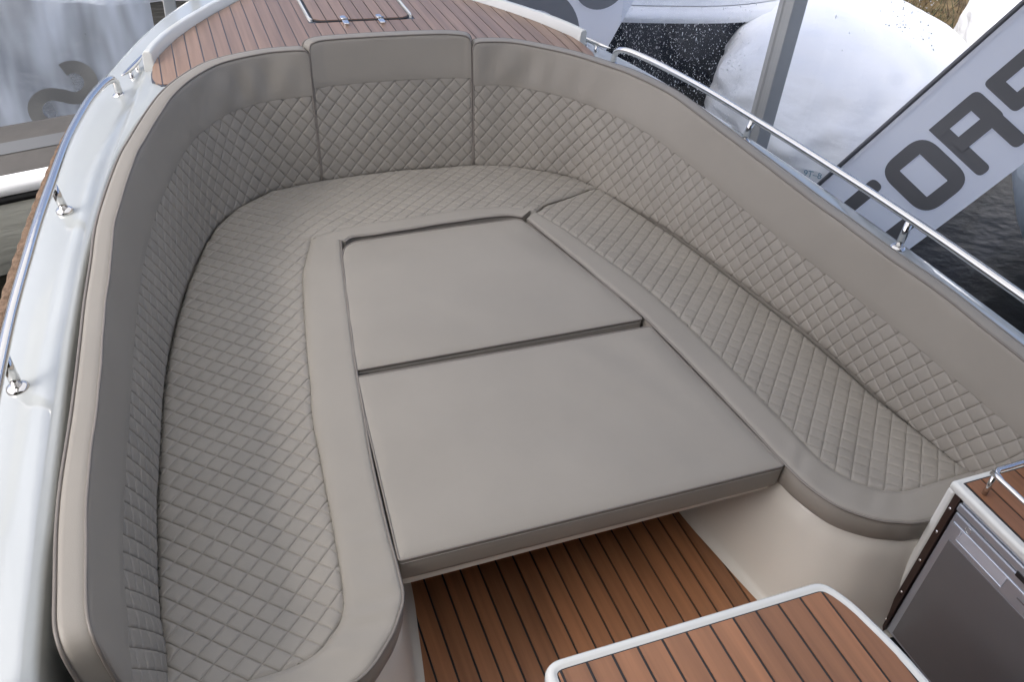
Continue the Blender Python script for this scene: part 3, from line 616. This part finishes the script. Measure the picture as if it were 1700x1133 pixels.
for i in range(-8, 8):
    a, b = .0432+i*.05+.0027, .0432+(i+1)*.05-.0027
    a, b = max(a, TI[:, 0].min()+.003), min(b, TI[:, 0].max()-.003)
    if b-a > .004: mesh('plank', *strip(a, b, lambda x: tlim(x)[0], lambda x: tlim(x)[1], lambda x, y: .5318, .003, 9), TEAK, lay_, False)
mesh('body', *slab(evenpoly(roundpoly([(-.29, -.5), (-.29, .67), (.25, .67), (.275, .5), (.275, -.5)], .03), .05), [(.01, .002), (0, .01), (0, .494)]), CREAM, tb, True, sharp=40)  # unseen body, made solid to block light reaching the floor from aft
# white moulded corner poking in at the bottom edge, on the port seat border
cn = mesh('console_corner', *slab(evenpoly(roundpoly([(-.80, .72), (-.73, .72), (-.73, .858), (-.80, .858)], .02), .02), [(0, .38), (0, .425), (.004, .431)]), GEL, None, True, sharp=50)
tag(cn, 'small white moulded corner at the aft end of the port seat, at the bottom edge', 'console')

# ================================================================== SURROUNDINGS
wt_ = mesh('water', *grid([[(x, y, -.5) for y in (-60, 0, 7.5, 300)] for x in (-200, -8, 8, 300)]), WATER, None, False); tag(wt_, kind='structure')
# ---------- flag with the boat maker's lettering, on a leaning pole
K = 1.15; C0 = np.array([-.765, 0, 1.88])
fo = C0+(np.array([1.218, 2.006, .659])-C0)*K; fu = np.array([.306, -.365, .879]); fu /= np.linalg.norm(fu); fn = np.array([.767, .641, 0.])
fv_ = np.array([.564, -.675, -.476]); fv_ -= fu*(fv_@fu); fv_ /= np.linalg.norm(fv_); fnn = np.cross(fu, fv_); fnn *= -1 if fnn@fn > 0 else 1
def fpt(u, v, off=0.): 
    wave = .012*math.sin(u*5+v*3)
    return fo+(fu*u+fv_*v)*K+fnn*(off+wave*min(1, v*4))
fl = thing('flag', 'white flag with large charcoal capitals on a leaning pole beyond the starboard rail', 'flag', tuple(fpt(-.45, 0)))
mesh('cloth', *grid([[fpt(u, .004+.352*v, 0) for v in np.linspace(0, 1, 10)] for u in np.linspace(-.33, 1.9, 60)]), FLAG, fl)
mesh('pole', *tube([fpt(u, -.003, .0)*1.0 for u in np.linspace(-.95, 2.0, 12)], .0085, 10), mat('dark_flag_pole', (.10, .105, .12), .35), fl)
mesh('hem', *grid([[fpt(u, v, .006) for v in (.004, .016)] for u in np.linspace(-.33, 1.9, 40)]), FLAG, fl)
def stroke(P, wd, r0=True, r1=True, k=6):
    """ribbon along polyline with round ends, as an outline polygon"""
    P = np.array(P, float); n = len(P); t = np.gradient(P, axis=0)
    t /= np.linalg.norm(t, axis=1)[:, None]; nn = np.c_[-t[:, 1], t[:, 0]]
    L = [P[i]+nn[i]*wd/2 for i in range(n)]; Rr = [P[i]-nn[i]*wd/2 for i in range(n)]
    return L, Rr
def ribbon(P, wd, mapf, off):
    L, Rr = stroke(P, wd); th = .0015
    f = [[mapf(*l, off), mapf(*r, off)] for l, r in zip(L, Rr)]
    V, F = grid(f); return V, F
def capdisc(p, wd, mapf, off, k=20):
    pts = [mapf(p[0]+wd/2*math.cos(t), p[1]+wd/2*math.sin(t), off) for t in np.linspace(0, 2*math.pi, k, endpoint=False)]
    return pts, [tuple(range(k))]
def ringglyph(o4, h4, rad, mapf, off):
    u0, u1, v0, v1 = o4; a0, a1, b0, b1 = h4; cu, cv = (a0+a1)/2, (b0+b1)/2; V = []
    out = evenpoly(roundpoly([(u0, v0), (u1, v0), (u1, v1), (u0, v1)], rad, 10), .008); k = len(out)
    for p in out: V.append(mapf(p[0], p[1], off))
    for p in out:
        dx, dy = p[0]-cu, p[1]-cv; s_ = min((a1-a0)/2/max(abs(dx), 1e-6), (b1-b0)/2/max(abs(dy), 1e-6)); V.append(mapf(cu+dx*s_, cv+dy*s_, off))
    return V, [(i, (i+1) % k, k+(i+1) % k, k+i) for i in range(k)]
def poly2(P, mapf, off):
    return [mapf(p[0], p[1], off) for p in P], [tuple(range(len(P)))]
def letterset(mapf, m, parent, du=0.):
    W, H0, H1 = .036, .098, .292; o_ = .004
    mf = lambda u, v, off: mapf(u+du, v, off)
    def L(parts): mesh('letter', *join(parts), m, parent, False)
    def rb(u0, u1, v0, v1, r, off=o_): return poly2(roundpoly([(u0, v0), (u1, v0), (u1, v1), (u0, v1)], r, 5), mf, off)
    a = -.10   # C
    L([rb(a, a+.190, .098, .143, [0.001, .022, .022, .001]), rb(a, a+.190, .262, .307, [.001, .022, .022, .001]), poly2(roundpoly([(a-.045, .098), (a+.012, .098), (a+.012, .307), (a-.045, .307)], [.055, .001, .001, .055], 8), mf, o_+.0006)])
    L([ringglyph((.112, .293, .090, .302), (.162, .241, .135, .254), .066, mf, o_)])                                                     # O
    L([rb(.309, .352, .0955, .307, [.001, .001, .021, .021]), rb(.309, .470, .0955, .134, [.001, .04, .001, .001], o_+.0005), rb(.428, .480, .0955, .213, [.001, .055, .05, .001], o_+.001), rb(.33, .462, .170, .213, .006, o_+.0015), rb(.432, .476, .19, .307, [.001, .001, .021, .021], o_+.002)])   # R
    b = .500    # S
    L([rb(b, b+.180, .0955, .134, [.05, .018, .018, .001]), rb(b, b+.043, .0955, .222, [.06, .001, .001, .06], o_+.0005), rb(b, b+.180, .178, .222, [.001, .05, .001, .05], o_+.001), rb(b+.137, b+.180, .178, .307, [.001, .06, .06, .001], o_+.0015), rb(b, b+.180, .264, .307, [.02, .001, .05, .02], o_+.002)])
    b = .725; L([rb(b, b+.036, .094, .296, .016)])                                                                                        # I
    b = .80; L([poly2([(b, .094), (b+.04, .094), (b+.085, .24), (b+.13, .094), (b+.17, .094), (b+.105, .296), (b+.065, .296)], mf, o_)])   # V
    b = 1.0; L([poly2([(b, .296), (b+.065, .094), (b+.105, .094), (b+.17, .296), (b+.13, .296), (b+.085, .15), (b+.04, .296)], mf, o_)])   # A
letterset(fpt, LETTER, fl)
# ---------- second flag beyond the bow
def f2pt(u, v, off=0.): 
    return np.array([1.936+.46*u+.887*v, 5.0-off+.02*math.sin(3*u), .016+.887*u-.46*v])
f2 = thing('flag', 'white flag with pale grey rounded letters beyond the starboard bow', 'flag', (1.7, 5, -.3))
mesh('cloth', *grid([[f2pt(u, v) for v in np.linspace(-1.0, 0, 12)] for u in np.linspace(-.5, 1.6, 30)]), FLAG, f2)
def disc2(cx, cz, r0, r1, a0=0, a1=2*math.pi, k=48, sx=1.):
    rows = [[(cx+sx*r*math.cos(t), 4.965, cz+r*math.sin(t)) for r in (r0, r1)] for t in np.linspace(a0, a1, k)]
    return grid(rows)
mesh('letter', *disc2(1.37, .08, .20, .33), LETTERG, f2, False)
mesh('letter', *disc2(1.805, .46, .06, .195), LETTERG, f2, False)
# ---------- tent: post and clear panels
pst = thing('tent_post', 'grey aluminium tent post standing outside the starboard rail', 'post', (1.88, 3.2, -.5))
PPo = roundpoly([(1.80, 3.135), (1.95, 3.135), (1.95, 3.285), (1.80, 3.285)], .012, 3)
PPo = [(1.83+x, 3.165+y) for x, y in ((0, 0), (.075, 0), (.075, .03), (.067, .033), (.067, .067), (.075, .07), (.075, .10), (0, .10), (0, .07), (.008, .067), (.008, .033), (0, .03))]
bevelobj(mesh('profile', *slab(np.array(PPo), [(0, -.5), (0, 3.2)]), ALU, pst, False), .003)
mesh('foot_plate', *box(1.74, 2.01, 3.07, 3.35, -.5, -.485), ALU, pst, False)
tw = thing('clear_tent_wall', 'clear plastic tent wall speckled with rain drops along the starboard side', 'tent wall', (2.02, 3.5, -.5))
mesh('clear_sheet', *grid([[(2.02+.015*math.sin(y*2.2), y, z) for z in (-.5, .5, 2.8)] for y in np.linspace(-.5, 6.5, 40)]), PVC, tw)
bm = bmesh.new(); bmesh.ops.create_icosphere(bm, subdivisions=1, radius=1); iv = np.array([v.co[:] for v in bm.verts]); jf = [tuple(v.index for v in f.verts) for f in bm.faces]; bm.free()
V, F = [], []
for i in range(24000):
    y = rng.uniform(2.2, 6.3); z = rng.uniform(-.48, 1.3); r = .0011+.0030*rng.random()**2.5
    if not (y > 3.68 or (y < 2.85 and z > .86)) and rng.random() > .02: continue
    if noise.noise(Vector((y*1.5, z*1.5, 3))) < -.35: continue
    n0 = len(V); st = 1+.8*(rng.random() < .15)*rng.random()*3
    V += [tuple(p) for p in iv*[r*.5, r, r*st]+[2.02+.015*math.sin(y*2.2)-.001, y, z]]; F += [tuple(a+n0 for a in f) for f in jf]
dr = mesh('rain_drops', V, F, DROP, tw, True, fix=False); dr['kind'] = 'stuff'
tr = mesh('unseen_tent_roof', *grid([[(x, y, 3.1+.4*(1-abs(x+.5)/2.7)+.02*math.sin(y*3)) for y in np.linspace(-.8, 6.5, 40)] for x in np.linspace(-3.2, 2.05, 13)]), ROOF, None); tag(tr, kind='structure')  # tent roof out of view; port overhang widened to shape the daylight
ar = mesh('unseen_tent_roof', *grid([[(x, y, 3.1+.4*(1-abs(x+.5)/2.7)) for y in np.linspace(-8, -.8, 10)] for x in np.linspace(-3.2, 2.05, 13)]), DIMTARP, None); tag(ar, kind='structure')  # added opaque aft roof, out of view, dims light on aft-facing cushions
aw = mesh('added_end_wall', *grid([[(x, -8.0, z) for z in np.linspace(-.5, 3.2, 5)] for x in np.linspace(-3.2, 2.05, 9)]), DIMTARP, None); tag(aw, kind='structure')  # added unseen end wall, blocks low sky light from aft
for wx in (-3.2, 2.05):
    sw = mesh('added_side_wall', *grid([[(wx, y, z) for z in np.linspace(-.5, 3.1, 5)] for y in np.linspace(-8, -.6, 9)]), DIMTARP, None); tag(sw, kind='structure')  # added unseen side walls, darken the light coming from aft
# ---------- wrapped boats
def wrapped(name, label, c, a, b, h, rot, m, z0=-.5, skirt=.25, seed=0., tilt=.8, group=None, under=((1.0, .9), (1.02, .5), (1.03, 0.), (1.0, -.3))):
    r = thing(name, label, 'boat', (c[0], c[1], z0), group); R_ = []
    cs, sn = math.cos(rot), math.sin(rot); nt_ = 96; npz = 40
    for i in range(npz+1):
        ph = (math.pi/2)*i/npz; row = []
        for j in range(nt_):
            th = 2*math.pi*j/nt_
            cr_ = math.cos(ph)**tilt if ph < math.pi/2-1e-6 else 0.001
            x, y, z = a*math.cos(th)*cr_, b*math.sin(th)*cr_, h*math.sin(ph)
            p = Vector((x*1.4, y*1.4, z*2+seed)); k_ = .05*noise.noise(p*1.6)+.03*(1-2*abs(noise.noise(p*2.2+Vector((seed, 0, 0)))))+.012*noise.noise(p*6)+.014*math.sin(th*17+6*noise.noise(p))*cr_*math.cos(ph)
            x, y, z = x*(1+k_), y*(1+k_), z*(1+.6*k_)
            row.append((c[0]+cs*x-sn*y, c[1]+sn*x+cs*y, z0+skirt+z))
        R_.append(row)
    mesh('film_cover', *grid(R_, True, False), m, r)
    base = [R_[0]]+[[(c[0]+(p[0]-c[0])*f, c[1]+(p[1]-c[1])*f, z0+skirt*g) for p in R_[0]] for f, g in under]
    mesh('wrapped_hull', *grid(base, True), m, r)
    return r
wb = wrapped('wrapped_boat', 'large rounded boat under white shrink film behind the tent post', (3.74, 4.70), .90, 1.40, .58, -.771, WRAP, -.5, .18, 1.)
# hand-written number on the film near the waterline
bpy.context.view_layer.update(); dg = bpy.context.evaluated_depsgraph_get()
for ch in wb.children:
    inv = ch.matrix_world.inverted(); dr_ = Vector((0.6315, 0.6618, -0.4041))
    hit, hp_, hn, _ = ch.ray_cast(inv @ Vector((-.765, 0, 1.88)), dr_)
    if hit:
        fc = bpy.data.curves.new('number', 'FONT'); fc.body = '9T–83'; fc.size = .052; fc.align_x = 'CENTER'
        fo_ = bpy.data.objects.new('number', fc); COL.objects.link(fo_); hp_ = ch.matrix_world @ hp_
        if hn.dot(dr_) > 0: hn = -hn
        zx = Vector((0, 0, 1)).cross(hn).normalized(); zy = hn.cross(zx)
        mw = Matrix((zx, zy, hn)).transposed().to_4x4(); mw.translation = hp_+hn*.012; fo_.matrix_world = mw
        bpy.context.view_layer.update(); me_ = bpy.data.meshes.new_from_object(fo_.evaluated_get(bpy.context.evaluated_depsgraph_get())); me_.transform(mw)
        bpy.data.objects.remove(fo_); nm = bpy.data.objects.new('written_number', me_); COL.objects.link(nm); me_.materials.clear(); me_.materials.append(INK); nm.parent = wb; nm.location = -wloc(wb)
        break
wrapped('wrapped_boat', 'white wrapped boat partly hidden behind the top of the lettered flag', (6.1, 4.9), .75, 1.5, .8, -.6, WRAP, -.5, .25, 5.)
wrapped('grey_boat', 'smooth grey-white hull beyond the lower edge of the lettered flag', (3.62, 2.0), .78, 1.5, .35, -.6, GREYH, -.5, .55, 9., .45, None, ((.98, .85), (.9, .6), (.75, .3), (.55, 0)))
# boat with navy hull and white deck
nb_ = thing('navy_boat', 'navy hulled boat with white deck edge behind the starboard cleat', 'boat', (2.6, 6.2, -.5))
sh = catmull([(1.3, 5.75, .08), (1.9, 5.45, .08), (2.5, 5.3, .08), (3.2, 5.25, .08), (3.9, 5.4, .1), (4.6, 5.8, .12), (5.2, 6.4, .14)], 50); nn = leftn(sh)
mesh('hull', *grid([[sh[i]+nn[i]*o_*1+[0, 0, z-.08] for o_, z in ((0, .06), (.02, -.02), (.05, -.2), (.14, -.42), (.3, -.6))] for i in range(50)]), NAVY, nb_)
mesh('deck_edge', *grid([[sh[i]-nn[i]*-.6+[0, 0, .03], sh[i]+nn[i]*.04+[0, 0, .035], sh[i]-nn[i]*.015+[0, 0, .03], sh[i]-nn[i]*.03+[0, 0, .0], sh[i]-nn[i]*.02+[0, 0, -.03]] for i in range(50)]), WRAP, nb_)
mesh('cover', *grid([[sh[i]+nn[i]*d_+[0, 0, z] for d_, z in ((.15, .04), (.25, .25), (.6, .45), (1.2, .5), (1.8, .1))] for i in range(50)]), WRAP, nb_)
mesh('guard_rail', *tube([sh[i]+nn[i]*.08+[0, 0, .17] for i in range(4, 46)], .01, 8), STEEL, nb_)
# ---------- marsh bank with dry grass
bank = mesh('bank', *grid([[(x, y, -.47+.12*noise.noise(Vector((x*.5, y*.5, 0)))+min(.5, .06*max(0, y+x-11))) for y in np.linspace(3.6, 40, 50)] for x in np.linspace(4.3, 60, 50)]), GRASS, None); tag(bank, kind='structure')
V, F, MI = [], [], []
for i in range(26000):
    x = 4.4+rng.random()**1.6*7; y = 4.2+rng.random()*8
    if (x-3.74)**2+(y-4.7)**2 < 1.6: continue
    z = -.5+.12*noise.noise(Vector((x*.5, y*.5, 0)))+min(.5, .06*max(0, y+x-11)); h_ = .06+.16*rng.random(); t = rng.random()*6.3; wd = .006+.006*rng.random(); lx, ly = rng.normal(0, .06, 2)
    n0 = len(V); cx, cy = math.cos(t)*wd, math.sin(t)*wd
    V += [(x-cx, y-cy, z), (x+cx, y+cy, z), (x+lx, y+ly, z+h_)]; F.append((n0, n0+1, n0+2)); MI.append(1 if noise.noise(Vector((x*.9, y*.9, 5)))+.3*rng.random() > .12 else 0)
go = mesh('grass', V, F, GRASS, None, False, fix=False); go.data.materials.append(GRASS2); go.data.polygons.foreach_set('material_index', MI)
tag(go, 'brown and green marsh grass on the bank behind the wrapped boats', 'grass', kind='stuff')
# ---------- port side: neighbour boat and milky tent film with a reflected letter
nbp = thing('neighbour_boat', 'cream hulled boat with white rubbing strake and grey canvas cover off the port side', 'boat', (-2.5, 4.2, -.5))
pth = catmull([(-5.0, 3.35, 0), (-3.5, 3.45, 0), (-2.2, 3.62, 0), (-1.55, 3.80, 0), (-1.2, 3.90, 0), (-.95, 3.97, 0)], 60); nn = leftn(pth)
def prow(rows): return grid([[pth[i]+nn[i]*o_+[0, 0, z] for o_, z in rows] for i in range(60)])
mesh('hull', *prow([(.03, -.05), (.02, -.12), (.04, -.25), (.08, -.4), (.16, -.55)]), BEIGE, nbp)
mesh('rubbing_strake', *prow([(.05, -.045), (.01, -.05), (-.015, -.04), (-.02, -.005), (-.005, .02), (.03, .025), (.06, .02)]), WRAP, nbp)
mesh('rubber_insert', *prow([(.012, -.052), (.0, -.06), (.0, -.085), (.025, -.09)]), BLACK, nbp)
mesh('canvas_cover', *prow([(.05, .02), (.12, .035), (.3, .06), (.45, .065), (.55, .03), (.62, -.1)]), CANVAS, nbp)
mesh('canvas_seam', *prow([(.20, .0495), (.22, .053), (.27, .060), (.29, .063)]), mat('canvas_band', (.10, .105, .11), .7), nbp)
ml = thing('milky_tent_film', 'hanging milky tent film off the port bow with the faint reflection of a letter painted on it', 'tent film', (-2.4, 5.4, -.5))
def mpt(x, z, off=0.): return (x, 5.4+.03*math.sin(x*9)-off, z)
mesh('film', *grid([[mpt(x, z) for z in np.linspace(-.5, 2.0, 8)] for x in np.linspace(-5, -.83, 60)]), PVCM, ml)
def scurve():
    P = []
    for t in np.linspace(math.radians(20), math.radians(270), 26): P.append((.36+.16*math.cos(t)*.9, .72+.17*math.sin(t)))
    for t in np.linspace(math.radians(80), math.radians(-170), 26): P.append((.36+.16*math.cos(t)*.9+.02, .36+.17*math.sin(t)))
    return P
SP_ = np.array(scurve()); th = math.radians(-42)
ps = []
for p in SP_:
    x, z = (p[0]-.36)*.62, (p[1]-.54)*.55; x = -x
    ps.append((-1.385+x*math.cos(th)-z*math.sin(th), -.235+x*math.sin(th)+z*math.cos(th)))
mesh('letter', *ribbon(ps, .075, lambda a, b, off: mpt(a, b, off), .05), LETTERREF, ml, False)  # reflected letter modelled as a mirrored grey ribbon on the film
wrapped('wrapped_boat', 'white wrapped boat glimpsed beyond the port bow at the top edge', (-.9, 9.2), 1.3, 1.2, 1.2, .3, WRAP, -.5, .4, 12.)
po2 = mesh('tent_pole', *slab(evenpoly(roundpoly([(-.76, 6.2), (-.68, 6.2), (-.68, 6.28), (-.76, 6.28)], .01), .05), [(0, -.5), (0, 3)]), ALU, None, True, sharp=40)
tag(po2, 'slim tent leg beyond the port bow at the top edge of the picture', 'post')
